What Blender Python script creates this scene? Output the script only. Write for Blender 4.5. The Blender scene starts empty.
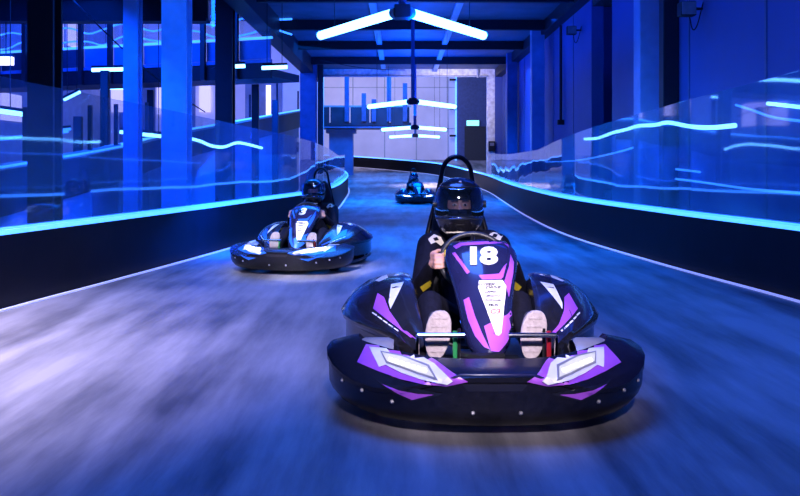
import bpy, bmesh, math, random
from mathutils import Vector, Matrix
from mathutils.bvhtree import BVHTree

random.seed(7)
SC = bpy.context.scene
COL = SC.collection
R = math.radians

# ------------------------------------------------------------------ camera
CAM_H, F, CX, HY = 1.13, 800.0, 400.0, 165.0
cam_d = bpy.data.cameras.new('camera')
cam_d.lens = 36.0
cam_d.sensor_width = 36.0
cam_d.shift_y = -(248.0 - HY) / 800.0
cam_d.clip_end = 200
cam = bpy.data.objects.new('camera', cam_d)
COL.objects.link(cam)
cam.location = (0, 0, CAM_H)
cam.rotation_euler = (R(90), 0, 0)
SC.camera = cam

# ------------------------------------------------------------------ world, exposure
w = bpy.data.worlds.new('world')
SC.world = w
w.use_nodes = True
w.node_tree.nodes['Background'].inputs[0].default_value = (0.0, 0.10, 1.0, 1)
w.node_tree.nodes['Background'].inputs[1].default_value = 0.10
SC.view_settings.view_transform = 'Standard'
SC.view_settings.look = 'None'
SC.view_settings.gamma = 1.0
SC.view_settings.exposure = 0.0
SC.view_settings.use_curve_mapping = False
SC.cycles.use_denoising = True
SC.cycles.max_bounces = 8
SC.cycles.transparent_max_bounces = 16
SC.cycles.sample_clamp_indirect = 6.0

BLUE = (0.0, 0.07, 1.0)
AZURE = (0.0, 0.19, 1.0)


def area(name, loc, target, size, energy, color, size_y=None, spread=180):
    d = bpy.data.lights.new(name, 'AREA')
    d.energy = energy
    d.color = color
    d.size = size
    if size_y:
        d.shape = 'RECTANGLE'
        d.size_y = size_y
    d.spread = R(spread)
    o = bpy.data.objects.new(name, d)
    COL.objects.link(o)
    o.location = loc
    o.rotation_euler = (Vector(target) - Vector(loc)).to_track_quat('-Z', 'Y').to_euler()
    return o


# blue floods added over the track to tint the floor, no fixtures
area('blue_fill_flood', (-0.3, 4.2, 4.5), (-0.2, 4.8, 0), 2.0, 250, (0.05, 0.17, 1.0))
area('blue_fill_flood', (-0.7, 11.5, 4.4), (-0.9, 11.5, 0), 1.6, 440, (0.0, 0.15, 1.0), 7, 115)
area('blue_fill_flood', (0.4, 24, 4.4), (0.0, 24, 0), 2.0, 1000, (0.0, 0.16, 1.0), 9, 120)
# up-lights added to colour the ceiling sheets, no fixtures
area('ceiling_fill_light', (0.4, 14, 2.9), (0.4, 14, 5), 0.6, 600, BLUE, 9)
area('ceiling_fill_light', (0.4, 26, 2.9), (0.4, 26, 5), 0.6, 600, BLUE, 6)
# unseen white fill added for the near floor and the front two karts
area('white_fill_light', (-4.0, 0.3, 4.3), (-3.15, 4.4, 0), 0.6, 115, (0.95, 0.80, 1.0), None, 50)
area('white_fill_light', (0.35, -1.0, 3.3), (0.40, 4.0, 0.40), 0.35, 10.5, (0.97, 0.84, 1.0), None, 18)
area('white_fill_light', (-1.5, 4.6, 4.4), (-1.12, 8.5, 0.3), 0.35, 12, (0.92, 0.88, 1.0), None, 20)
# blue and lavender fill added on the right wall and left decks, no fixtures
area('wall_fill_light', (3.0, 8.5, 4.4), (3.95, 9.5, 1.0), 0.5, 38, BLUE, 7)
area('wall_fill_light', (3.0, 19, 4.4), (3.95, 19.5, 1.2), 0.5, 55, BLUE, 7)
area('jamb_fill_light', (1.6, 28.2, 4.3), (2.2, 31, 3.4), 0.3, 38, (1.0, 0.84, 0.88), None, 110)  # white fill added to brighten the door jamb, no fixture
area('deck_fill_light', (-3.9, 11.5, 2.6), (-5.2, 12.5, 0.6), 0.5, 300, BLUE, 8)
area('deck_fill_light', (-7.5, 13.5, 3.2), (-7.5, 15, 0), 3.0, 520, BLUE)
area('deck_fill_light', (-3.6, 22, 2.9), (-5.0, 24, 1.2), 0.5, 380, BLUE, 8)
area('deck_fill_light', (-7.5, 17.5, 6.5), (-8.0, 21, 3.5), 3.0, 900, BLUE)
area('deck_fill_light', (-8.5, 26, 7.2), (-8.0, 34, 4), 3.0, 420, (0.16, 0.30, 1.0))
area('deck_fill_light', (-6.5, 28, 3.3), (-7.5, 36, 2.8), 2.0, 150, (0.75, 0.66, 1.0))
# far hall: whiter light
area('hall_light', (1.0, 41, 7.6), (1.5, 50, 2.5), 4.0, 420, (0.55, 0.56, 1.0))
area('hall_light', (-5.0, 41, 7.6), (-5.5, 50, 3), 4.0, 520, (0.66, 0.60, 1.0))
area('hall_light', (2.4, 34.5, 5.2), (1.8, 34.0, 0), 0.8, 130, (1.0, 0.80, 0.90), None, 50)
area('blue_fill_flood', (-1.0, 36, 6.5), (-1.0, 38, 0), 3.0, 1100, AZURE)  # blue fill added over the far floor


# ------------------------------------------------------------------ materials
MATS = {}


def mat(name, color, rough=0.5, metal=0.0, var=0.15, scale=8.0, bump=0.0, coat=0.0, emit=None, es=0.0, spec=0.5):
    if name in MATS:
        return MATS[name]
    m = bpy.data.materials.new(name)
    m.use_nodes = True
    nt = m.node_tree
    b = nt.nodes['Principled BSDF']
    b.inputs['Roughness'].default_value = rough
    b.inputs['Metallic'].default_value = metal
    b.inputs['Coat Weight'].default_value = coat
    b.inputs['Coat Roughness'].default_value = 0.06
    b.inputs['Specular IOR Level'].default_value = spec
    tc = nt.nodes.new('ShaderNodeTexCoord')
    nz = nt.nodes.new('ShaderNodeTexNoise')
    nz.inputs['Scale'].default_value = scale
    nz.inputs['Detail'].default_value = 4
    nt.links.new(tc.outputs['Object'], nz.inputs['Vector'])
    cr = nt.nodes.new('ShaderNodeValToRGB')
    c = color
    cr.color_ramp.elements[0].position = 0.3
    cr.color_ramp.elements[1].position = 0.7
    cr.color_ramp.elements[0].color = (*[max(0, x * (1 - var)) for x in c], 1)
    cr.color_ramp.elements[1].color = (*[min(1, x * (1 + var)) for x in c], 1)
    nt.links.new(nz.outputs['Fac'], cr.inputs['Fac'])
    nt.links.new(cr.outputs['Color'], b.inputs['Base Color'])
    if bump:
        bp = nt.nodes.new('ShaderNodeBump')
        bp.inputs['Strength'].default_value = bump
        bp.inputs['Distance'].default_value = 0.02
        nt.links.new(nz.outputs['Fac'], bp.inputs['Height'])
        nt.links.new(bp.outputs['Normal'], b.inputs['Normal'])
    if emit:
        b.inputs['Emission Color'].default_value = (*emit, 1)
        b.inputs['Emission Strength'].default_value = es
    MATS[name] = m
    return m


def floor_material():
    m = bpy.data.materials.new('polished_track_floor')
    m.use_nodes = True
    nt = m.node_tree
    b = nt.nodes['Principled BSDF']
    tc = nt.nodes.new('ShaderNodeTexCoord')
    mp = nt.nodes.new('ShaderNodeMapping')
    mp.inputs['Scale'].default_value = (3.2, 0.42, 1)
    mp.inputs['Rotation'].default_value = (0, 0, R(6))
    nt.links.new(tc.outputs['Object'], mp.inputs['Vector'])
    n1 = nt.nodes.new('ShaderNodeTexNoise')
    n1.inputs['Scale'].default_value = 1.1
    n1.inputs['Detail'].default_value = 7
    n1.inputs['Roughness'].default_value = 0.62
    nt.links.new(mp.outputs['Vector'], n1.inputs['Vector'])
    n2 = nt.nodes.new('ShaderNodeTexNoise')
    n2.inputs['Scale'].default_value = 0.55
    n2.inputs['Detail'].default_value = 3
    nt.links.new(tc.outputs['Object'], n2.inputs['Vector'])
    mx = nt.nodes.new('ShaderNodeMath')
    mx.operation = 'MULTIPLY_ADD'
    mx.inputs[1].default_value = 0.45
    nt.links.new(n2.outputs['Fac'], mx.inputs[0])
    sc = nt.nodes.new('ShaderNodeMath')
    sc.operation = 'MULTIPLY'
    sc.inputs[1].default_value = 0.62
    nt.links.new(n1.outputs['Fac'], sc.inputs[0])
    nt.links.new(sc.outputs[0], mx.inputs[2])
    cr = nt.nodes.new('ShaderNodeValToRGB')
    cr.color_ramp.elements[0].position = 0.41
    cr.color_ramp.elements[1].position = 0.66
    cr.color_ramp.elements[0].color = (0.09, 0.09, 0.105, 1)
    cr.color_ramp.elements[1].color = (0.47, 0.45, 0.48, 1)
    nt.links.new(mx.outputs[0], cr.inputs['Fac'])
    nt.links.new(cr.outputs['Color'], b.inputs['Base Color'])
    rr = nt.nodes.new('ShaderNodeMapRange')
    rr.inputs['To Min'].default_value = 0.32
    rr.inputs['To Max'].default_value = 0.55
    nt.links.new(n1.outputs['Fac'], rr.inputs['Value'])
    nt.links.new(rr.outputs[0], b.inputs['Roughness'])
    bp = nt.nodes.new('ShaderNodeBump')
    bp.inputs['Strength'].default_value = 0.06
    nt.links.new(n1.outputs['Fac'], bp.inputs['Height'])
    nt.links.new(bp.outputs['Normal'], b.inputs['Normal'])
    return m


def glass_material(name, tint, refl, haze, wave=0.10, wscale=0.9):
    m = bpy.data.materials.new(name)
    m.use_nodes = True
    nt = m.node_tree
    for n in list(nt.nodes):
        if n.type != 'OUTPUT_MATERIAL':
            nt.nodes.remove(n)
    out = [n for n in nt.nodes if n.type == 'OUTPUT_MATERIAL'][0]
    tr = nt.nodes.new('ShaderNodeBsdfTransparent')
    tr.inputs[0].default_value = (*tint, 1)
    gl = nt.nodes.new('ShaderNodeBsdfGlossy')
    gl.inputs['Roughness'].default_value = 0.035
    gl.inputs['Color'].default_value = (0.9, 0.95, 1, 1)
    df = nt.nodes.new('ShaderNodeBsdfDiffuse')
    df.inputs[0].default_value = (0.35, 0.8, 1, 1)
    tl = nt.nodes.new('ShaderNodeBsdfTranslucent')
    tl.inputs[0].default_value = (0.35, 0.8, 1, 1)
    hz = nt.nodes.new('ShaderNodeMixShader')
    hz.inputs[0].default_value = 0.5
    nt.links.new(df.outputs[0], hz.inputs[1])
    nt.links.new(tl.outputs[0], hz.inputs[2])
    m1 = nt.nodes.new('ShaderNodeMixShader')
    tc = nt.nodes.new('ShaderNodeTexCoord')
    n0 = nt.nodes.new('ShaderNodeTexNoise')
    n0.inputs['Scale'].default_value = 2.2
    n0.inputs['Detail'].default_value = 5
    nt.links.new(tc.outputs['Object'], n0.inputs['Vector'])
    hm = nt.nodes.new('ShaderNodeMath')
    hm.operation = 'MULTIPLY'
    hm.inputs[1].default_value = haze * 2
    nt.links.new(n0.outputs['Fac'], hm.inputs[0])
    nt.links.new(hm.outputs[0], m1.inputs[0])
    nt.links.new(tr.outputs[0], m1.inputs[1])
    nt.links.new(hz.outputs[0], m1.inputs[2])
    m2 = nt.nodes.new('ShaderNodeMixShader')
    fr = nt.nodes.new('ShaderNodeLayerWeight')
    fr.inputs['Blend'].default_value = 0.5
    pw = nt.nodes.new('ShaderNodeMath')
    pw.operation = 'POWER'
    pw.inputs[1].default_value = 3.0
    nt.links.new(fr.outputs['Facing'], pw.inputs[0])
    mr = nt.nodes.new('ShaderNodeMapRange')
    mr.inputs['To Min'].default_value = 0.11
    mr.inputs['To Max'].default_value = refl
    nt.links.new(pw.outputs[0], mr.inputs['Value'])
    nt.links.new(mr.outputs[0], m2.inputs[0])
    nt.links.new(m1.outputs[0], m2.inputs[1])
    nt.links.new(gl.outputs[0], m2.inputs[2])
    mp = nt.nodes.new('ShaderNodeMapping')
    mp.inputs['Scale'].default_value = (1, 1, 0.35)
    nt.links.new(tc.outputs['Object'], mp.inputs['Vector'])
    nz = nt.nodes.new('ShaderNodeTexNoise')
    nz.inputs['Scale'].default_value = wscale
    nz.inputs['Detail'].default_value = 0.0
    nt.links.new(mp.outputs['Vector'], nz.inputs['Vector'])
    bp = nt.nodes.new('ShaderNodeBump')
    bp.inputs['Strength'].default_value = wave
    bp.inputs['Distance'].default_value = 0.3
    nt.links.new(nz.outputs['Fac'], bp.inputs['Height'])
    nt.links.new(bp.outputs['Normal'], gl.inputs['Normal'])
    nt.links.new(m2.outputs[0], out.inputs['Surface'])
    MATS[name] = m
    return m


M_FLOOR = floor_material()
M_GLASS = glass_material('polycarbonate_screen', (0.88, 0.94, 1.0), 0.60, 0.17, 0.05)
M_GLASSL = glass_material('clear_polycarbonate', (0.92, 0.96, 1.0), 0.55, 0.07, 0.05)
M_VISOR = glass_material('clear_visor', (0.88, 0.92, 1.0), 0.6, 0.008, 0.0)
M_BARRIER = mat('black_barrier_vinyl', (0.006, 0.006, 0.010), 0.55, var=0.3, scale=3, spec=0.2)
M_LED = mat('cyan_led_strip', (0.6, 0.8, 1), 0.4, emit=(0.045, 0.25, 1.0), es=3.0)
M_LEDW = mat('cyan_white_tube', (0.8, 0.9, 1), 0.4, emit=(0.15, 0.48, 1.0), es=7.0)
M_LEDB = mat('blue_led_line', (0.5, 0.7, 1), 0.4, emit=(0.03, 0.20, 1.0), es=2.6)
M_LAMP = mat('warm_white_lamp', (1, 0.95, 0.9), 0.4, emit=(1.0, 0.86, 0.75), es=2.2)
M_LINE = mat('white_line_added_glow', (0.80, 0.80, 0.82), 0.5, var=0.12, scale=14, emit=(0.42, 0.44, 1.0), es=0.55)  # white floor line, its paleness put in as emission
M_WALL = mat('painted_wall_panel', (0.06, 0.10, 0.34), 0.55, var=0.08, scale=1.2)
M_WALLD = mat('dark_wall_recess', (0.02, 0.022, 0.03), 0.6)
M_CEIL = mat('dark_ceiling_sheet', (0.09, 0.11, 0.16), 0.6, var=0.2, scale=2)
M_BEAM = mat('dark_steel_beam', (0.009, 0.010, 0.016), 0.5, spec=0.3)
M_BEAML = mat('galvanised_beam', (0.42, 0.45, 0.50), 0.45, var=0.1)
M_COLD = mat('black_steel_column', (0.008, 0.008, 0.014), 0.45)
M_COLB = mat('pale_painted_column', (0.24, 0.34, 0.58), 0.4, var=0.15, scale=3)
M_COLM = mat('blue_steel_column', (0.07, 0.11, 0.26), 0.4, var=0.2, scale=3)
M_WHITE = mat('white_wall_sheet', (0.80, 0.76, 0.84), 0.6, var=0.08, scale=0.8)
M_PLASTER = mat('worn_white_plaster', (0.82, 0.78, 0.76), 0.7, var=0.28, scale=6, bump=0.4)
M_DOORB = mat('navy_door_sheet', (0.05, 0.08, 0.22), 0.5)
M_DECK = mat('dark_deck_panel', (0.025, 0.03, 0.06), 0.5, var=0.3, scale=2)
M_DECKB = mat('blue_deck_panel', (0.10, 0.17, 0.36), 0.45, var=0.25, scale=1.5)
M_GREY = mat('grey_plastic', (0.20, 0.20, 0.23), 0.35)
M_SIGN = mat('lit_exit_sign', (0.4, 1, 0.9), 0.4, emit=(0.2, 1.0, 0.85), es=2.0)
# kart
M_BLACK = mat('gloss_black_plastic', (0.012, 0.012, 0.018), 0.22, coat=0.5, var=0.25, scale=20)
M_BODY = mat('satin_black_bumper', (0.007, 0.007, 0.012), 0.26, var=0.35, scale=30, bump=0.03, spec=0.4)
M_NAVY = mat('navy_gloss_panel', (0.012, 0.014, 0.06), 0.18, coat=0.6, var=0.15)
M_PURPLE = mat('purple_gloss_panel', (0.36, 0.085, 0.60), 0.28, coat=0.4, var=0.08)
M_BLUEP = mat('blue_gloss_panel', (0.02, 0.13, 0.62), 0.25, coat=0.4, var=0.08)
M_WHITEP = mat('white_gloss_panel', (0.78, 0.78, 0.80), 0.3, coat=0.3, var=0.05)
M_RED = mat('red_print', (0.75, 0.03, 0.04), 0.4)
M_REDM = mat('red_anodised_metal', (0.55, 0.02, 0.04), 0.3, 0.6)
M_GREENM = mat('green_anodised_metal', (0.05, 0.45, 0.14), 0.3, 0.6)
M_CHROME = mat('chrome_tube', (0.75, 0.76, 0.78), 0.12, 1.0, var=0.03)
M_STEEL = mat('black_steel_tube', (0.02, 0.02, 0.025), 0.3, 0.6)
M_TYRE = mat('tyre_rubber', (0.018, 0.018, 0.02), 0.7, bump=0.1, scale=40)
M_RIM = mat('alloy_rim', (0.35, 0.35, 0.37), 0.35, 0.9)
M_LENS = mat('headlight_lens', (0.42, 0.42, 0.38), 0.2, emit=(1.0, 0.95, 0.70), es=0.42)
M_LENSB = mat('headlight_lens_bright', (0.9, 0.9, 0.85), 0.2, emit=(1.0, 0.97, 0.80), es=8.0)
M_LEDY = mat('headlight_diode', (1, 0.98, 0.8), 0.2, emit=(1.0, 0.98, 0.75), es=3.0)
M_BOLT = mat('steel_bolt', (0.35, 0.35, 0.38), 0.35, 0.9)
M_SEAT = mat('black_seat_shell', (0.02, 0.02, 0.024), 0.4)
M_INK = mat('black_print', (0.006, 0.006, 0.02), 0.9, spec=0.1)
# person
M_SUIT = mat('black_race_suit', (0.006, 0.006, 0.014), 0.8, var=0.4, scale=25, bump=0.15, spec=0.15)
M_SKIN = mat('skin', (0.52, 0.27, 0.20), 0.5, var=0.08, scale=15)
M_SOLE = mat('pale_shoe_sole', (0.34, 0.29, 0.30), 0.7, var=0.14, scale=60, bump=0.3)
M_SHOE = mat('dark_shoe', (0.03, 0.03, 0.045), 0.6)
M_YELLOW = mat('yellow_stitching', (0.80, 0.60, 0.03), 0.6)
M_CREAM = mat('cream_epaulette', (0.82, 0.74, 0.58), 0.6)
M_EYE = mat('eye_white', (0.45, 0.42, 0.42), 0.25)
M_IRIS = mat('dark_iris', (0.02, 0.012, 0.01), 0.2)
M_HAIR = mat('dark_hair', (0.02, 0.015, 0.012), 0.6)


# ------------------------------------------------------------------ mesh helpers
class MB:
    def __init__(s):
        s.v, s.f = [], []

    def add(s, vs, fs):
        n = len(s.v)
        s.v += [tuple(v) for v in vs]
        s.f += [tuple(i + n for i in f) for f in fs]
        return s

    def box(s, lo, hi):
        x0, y0, z0 = lo
        x1, y1, z1 = hi
        v = [(x0, y0, z0), (x1, y0, z0), (x1, y1, z0), (x0, y1, z0), (x0, y0, z1), (x1, y0, z1), (x1, y1, z1), (x0, y1, z1)]
        return s.add(v, [(0, 3, 2, 1), (4, 5, 6, 7), (0, 1, 5, 4), (1, 2, 6, 5), (2, 3, 7, 6), (3, 0, 4, 7)])

    def beam(s, a, b, wd, ht):
        """box beam from a to b, width wd across, height ht hanging up from the line"""
        a, b = Vector(a), Vector(b)
        d = (b - a).normalized()
        side = d.cross(Vector((0, 0, 1)))
        if side.length < 1e-4:
            side = Vector((1, 0, 0))
        side.normalize()
        up = side.cross(d).normalized()
        v = []
        for p in (a, b):
            for sx, uz in ((-1, 0), (1, 0), (1, 1), (-1, 1)):
                v.append(p + side * sx * wd / 2 + up * uz * ht)
        return s.add(v, [(0, 1, 2, 3), (7, 6, 5, 4), (0, 4, 5, 1), (1, 5, 6, 2), (2, 6, 7, 3), (3, 7, 4, 0)])

    def tube(s, path, r, n=10, caps=True, closed=False):
        path = [Vector(p) for p in path]
        rs = r if isinstance(r, (list, tuple)) else [r] * len(path)
        m = len(path)
        ref = None
        v = []
        for i, p in enumerate(path):
            if closed:
                t = path[(i + 1) % m] - path[i - 1]
            else:
                t = path[min(i + 1, m - 1)] - path[max(i - 1, 0)]
            t.normalize()
            if ref is None:
                ref = t.orthogonal().normalized()
            ref = (ref - t * ref.dot(t)).normalized()
            bi = t.cross(ref)
            for k in range(n):
                a = 2 * math.pi * k / n
                v.append(p + (ref * math.cos(a) + bi * math.sin(a)) * rs[i])
        f = []
        for i in range(m if closed else m - 1):
            j = (i + 1) % m
            for k in range(n):
                l = (k + 1) % n
                f.append((i * n + k, i * n + l, j * n + l, j * n + k))
        if caps and not closed:
            f.append(tuple(range(n - 1, -1, -1)))
            f.append(tuple((m - 1) * n + k for k in range(n)))
        return s.add(v, f)

    def lathe(s, prof, c=(0, 0, 0), axis='X', n=24):
        """closed ring profile (r, h) turned about an axis"""
        v, f = [], []
        m = len(prof)
        for k in range(n):
            a = 2 * math.pi * k / n
            for r, h in prof:
                p = (h, r * math.cos(a), r * math.sin(a)) if axis == 'X' else \
                    (r * math.cos(a), h, r * math.sin(a)) if axis == 'Y' else (r * math.cos(a), r * math.sin(a), h)
                v.append((p[0] + c[0], p[1] + c[1], p[2] + c[2]))
        for k in range(n):
            l = (k + 1) % n
            for i in range(m):
                j = (i + 1) % m
                f.append((k * m + i, k * m + j, l * m + j, l * m + i))
        return s.add(v, f)

    def loft(s, secs, closed=True, caps=True):
        n = len(secs[0])
        v = [p for sec in secs for p in sec]
        f = []
        for i in range(len(secs) - 1):
            for k in range(n if closed else n - 1):
                l = (k + 1) % n
                f.append((i * n + k, i * n + l, (i + 1) * n + l, (i + 1) * n + k))
        if caps:
            f.append(tuple(range(n - 1, -1, -1)))
            f.append(tuple((len(secs) - 1) * n + k for k in range(n)))
        return s.add(v, f)

    def mirror(s):
        """mirrored copy (x -> -x)"""
        o = MB()
        o.v = [(-x, y, z) for x, y, z in s.v]
        o.f = [tuple(reversed(f)) for f in s.f]
        return o

    def bvh(s):
        return BVHTree.FromPolygons([Vector(v) for v in s.v], s.f)

    def build(s, name, m, parent=None, smooth=False, bevel=0.0, angle=40, solid=0.0, sub=0):
        me = bpy.data.meshes.new(name)
        me.from_pydata(s.v, [], s.f)
        me.validate()
        bm = bmesh.new()
        bm.from_mesh(me)
        bmesh.ops.recalc_face_normals(bm, faces=bm.faces)
        bm.to_mesh(me)
        bm.free()
        me.materials.append(m)
        o = bpy.data.objects.new(name, me)
        COL.objects.link(o)
        if parent:
            o.parent = parent
        if solid:
            md = o.modifiers.new('thickness', 'SOLIDIFY')
            md.thickness = solid
            md.offset = -1
        if bevel:
            md = o.modifiers.new('bevel', 'BEVEL')
            md.width = bevel
            md.segments = 2
            md.limit_method = 'ANGLE'
            md.angle_limit = R(35)
        if sub:
            md = o.modifiers.new('subdivision', 'SUBSURF')
            md.levels = md.render_levels = sub
        if smooth:
            try:
                me.shade_smooth()
                me.set_sharp_from_angle(angle=R(angle))
            except Exception:
                for p in me.polygons:
                    p.use_smooth = True
        return o


def tag(o, label, cat, group=None):
    o['label'] = label
    o['category'] = cat
    if group:
        o['group'] = group
    return o


def struct(o):
    o['kind'] = 'structure'
    return o


def empty(name, loc, rz=0.0, scale=1.0):
    o = bpy.data.objects.new(name, None)
    COL.objects.link(o)
    o.empty_display_size = 0.1
    o.location = loc
    o.rotation_euler = (0, 0, rz)
    o.scale = (scale,) * 3
    return o


def smooth_path(pts, per=6):
    """Catmull-Rom through points"""
    P = [Vector(p) for p in pts]
    P = [P[0] * 2 - P[1]] + P + [P[-1] * 2 - P[-2]]
    out = []
    for i in range(1, len(P) - 2):
        for k in range(per):
            t = k / per
            a, b, c, d = P[i - 1:i + 3]
            out.append(0.5 * ((2 * b) + (c - a) * t + (2 * a - 5 * b + 4 * c - d) * t * t + (3 * b - a - 3 * c + d) * t ** 3))
    out.append(P[-2])
    return out


def floor_z(y):
    return 0.0 if y < 22 else 0.0018 * (y - 22) ** 2


def at(px, py, Y):
    """photo direction at a chosen distance, used while surveying the hall"""
    return Vector(((px - CX) / F * Y, Y, CAM_H - (py - HY) / F * Y))


# ------------------------------------------------------------------ floor
mb = MB()
ys = [-6 + i * 2 for i in range(14)] + [22 + i for i in range(1, 33)]
xs = [-16, -8, -3, 0, 3, 6, 10]
mb.add([(x, y, floor_z(y)) for y in ys for x in xs],
       [(j * 7 + i, j * 7 + i + 1, (j + 1) * 7 + i + 1, (j + 1) * 7 + i) for j in range(len(ys) - 1) for i in range(6)])
floor = struct(mb.build('floor', M_FLOOR, smooth=True))

# ------------------------------------------------------------------ barriers
left_base = [(-4.0, 0.0), (-3.6, 3.0), (-3.12, 6.2), (-2.85, 7.7), (-2.48, 9.9), (-2.15, 12.2), (-1.72, 15.5), (-1.62, 19.5),
             (-1.78, 25.0), (-2.05, 31.5), (-2.75, 36.5), (-3.6, 39.2), (-5.0, 40.5)]
right_base = [(4.0, 0.5), (3.62, 3.5), (3.33, 6.6), (3.0, 9.2), (2.72, 13.0), (2.85, 18.0), (3.25, 25.5), (3.35, 30.5), (3.0, 34.5), (2.05, 40.0),
              (0.0, 43.2), (-3.3, 46.2), (-7.0, 47.5)]
left_p = smooth_path([(x, y, 0) for x, y in left_base])
right_p = smooth_path([(x, y, 0) for x, y in right_base])
BH = 0.585


def offset_path(path, d):
    out = []
    for i, p in enumerate(path):
        t = (path[min(i + 1, len(path) - 1)] - path[max(i - 1, 0)]).normalized()
        nrm = Vector((t.y, -t.x, 0))
        out.append(p + nrm * d)
    return out


def ribbon(path, d0, d1, z0, z1):
    """solid strip between two offsets of a path and two heights above the floor"""
    a, b = offset_path(path, d0), offset_path(path, d1)
    secs = []
    for p, q in zip(a, b):
        zf = floor_z(p.y)
        secs.append([(p.x, p.y, zf + z0), (q.x, q.y, zf + z0), (q.x, q.y, zf + z1), (p.x, p.y, zf + z1)])
    return MB().loft(secs)


def barrier(path, sgn, label, heights, y_end):
    """sgn = +1 : track lies on the +normal side"""
    root = empty('track_barrier', path[0])
    root.location = (path[0].x, path[0].y, 0)
    tag(root, label, 'barrier')
    inv = Matrix.Translation(-root.location)
    def put(m, *a, **k):
        m.v = [tuple(inv @ Vector(v)) for v in m.v]
        return m.build(*a, **k)
    put(ribbon(path, 0, -sgn * 0.22, 0.0, BH), 'barrier_wall', M_BARRIER, root, smooth=True)
    put(ribbon(path, sgn * 0.005, -sgn * 0.03, BH - 0.004, BH + 0.034), 'led_strip', M_LED, root)
    put(ribbon(path, -sgn * 0.05, -sgn * 0.21, BH, BH + 0.02), 'rail_cap', M_BEAML, root)
    put(ribbon(path, -sgn * 0.075, -sgn * 0.09, BH + 0.03, BH + 0.045), 'led_edge_line', M_LEDB, root)
    # clear screens, one sheet after another
    acc, start = 0.0, 0
    for i in range(1, len(path)):
        acc += (path[i] - path[i - 1]).length
        if acc > 1.9 or i == len(path) - 1:
            seg = path[start:i + 1]
            if seg[0].y < y_end and seg[-1].y > 1:
                a, b = offset_path(path, -sgn * 0.12)[start:i + 1], offset_path(path, -sgn * 0.128)[start:i + 1]
                secs = []
                for p, q in zip(a, b):
                    zf = floor_z(p.y)
                    zt = heights(p.y)
                    secs.append([(p.x, p.y, zf + BH + 0.02), (q.x, q.y, zf + BH + 0.02), (q.x, q.y, zf + zt), (p.x, p.y, zf + zt)])
                put(MB().loft(secs), 'clear_screen', M_GLASSL if sgn > 0 else M_GLASS, root, smooth=True, angle=30)
            acc, start = 0.0, i
    return root


def lerp(a, b, t):
    t = max(0, min(1, t))
    return a + (b - a) * t


barrier(left_p, 1, 'long black barrier with cyan light strip curving past the row of steel columns', lambda y: lerp(1.85, 1.42, (y - 6) / 18), 30)
barrier(right_p, -1, 'long black barrier with cyan light strip along the flat blue panelled wall', lambda y: lerp(1.98, 1.45, (y - 6) / 11), 29)
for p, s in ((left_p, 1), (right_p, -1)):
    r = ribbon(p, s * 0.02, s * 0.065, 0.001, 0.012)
    r.build('edge_line_added_glow', M_LINE, floor)  # white line at the barrier foot, brightened by added glow

# ------------------------------------------------------------------ right wall
WX = 3.95


def wallbox(y0, y1, z0=0.0, z1=4.85):
    return MB().box((WX, y0, z0), (WX + 0.25, y1, z1))


wm = MB()
for y0, y1 in ((-6, 14.9), (16.5, 31.0)):
    wm.box((WX, y0, 0), (WX + 0.25, y1, 4.85))
wall_r = struct(wm.build('wall_right', M_WALL))
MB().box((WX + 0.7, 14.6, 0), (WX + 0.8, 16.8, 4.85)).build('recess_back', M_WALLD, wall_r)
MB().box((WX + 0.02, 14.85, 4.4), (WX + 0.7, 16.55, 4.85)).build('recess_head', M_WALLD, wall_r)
for y in (-1.0, 1.4, 3.8, 6.2, 8.6, 10.9, 13.2, 18.2, 20.6, 23.0, 25.4, 27.8, 30.2):
    MB().box((WX - 0.012, y, 0.02), (WX + 0.005, y + 0.05, 4.8)).build('panel_joint', M_COLM, wall_r)


def column(name, x0, x1, y, d, z1, m, label, z0=0.0, flange=True, group=None):
    root = empty(name, ((x0 + x1) / 2, y + d / 2, z0))
    tag(root, label, 'column', group)
    hw = (x1 - x0) / 2
    t = min(0.05, hw * 0.4)
    if flange:   # H-section seen from the flange side plus web
        MB().box((-hw, -d / 2, 0), (hw, -d / 2 + t, z1 - z0)).build('flange', m, root)
        MB().box((-hw, d / 2 - t, 0), (hw, d / 2, z1 - z0)).build('flange', m, root)
        MB().box((-t / 2, -d / 2 + t, 0), (t / 2, d / 2 - t, z1 - z0)).build('web', m, root)
    else:
        MB().box((-hw, -d / 2, 0), (hw, d / 2, z1 - z0)).build('shaft', m, root, bevel=0.012)
    MB().box((-hw - 0.06, -d / 2 - 0.06, 0), (hw + 0.06, d / 2 + 0.06, 0.025)).build('base_plate', m, root)
    for sx in (-1, 1):
        MB().box((sx * (hw + 0.03) - 0.015, -d / 2 - 0.05, 0.02), (sx * (hw + 0.03) + 0.015, -d / 2 - 0.02, 0.06)).build('anchor_bolt', M_BOLT, root)
    return root


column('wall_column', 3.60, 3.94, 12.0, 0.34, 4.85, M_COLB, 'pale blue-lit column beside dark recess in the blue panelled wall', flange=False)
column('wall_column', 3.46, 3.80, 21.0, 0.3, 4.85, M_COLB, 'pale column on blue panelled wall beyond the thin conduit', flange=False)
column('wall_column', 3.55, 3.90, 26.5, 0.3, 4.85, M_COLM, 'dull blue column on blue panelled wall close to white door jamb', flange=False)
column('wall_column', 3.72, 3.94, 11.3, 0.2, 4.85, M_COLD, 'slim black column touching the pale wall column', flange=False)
c = tag(MB().tube([(3.88, 19.3, 2.2), (3.88, 19.3, 4.5)], 0.035).build('conduit_pipe', M_BEAM), 'thin dark vertical conduit on the blue panelled wall', 'pipe')
MB().box((3.80, 19.24, 2.1), (3.95, 19.36, 2.22)).build('junction_box', M_BEAM, c)


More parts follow.
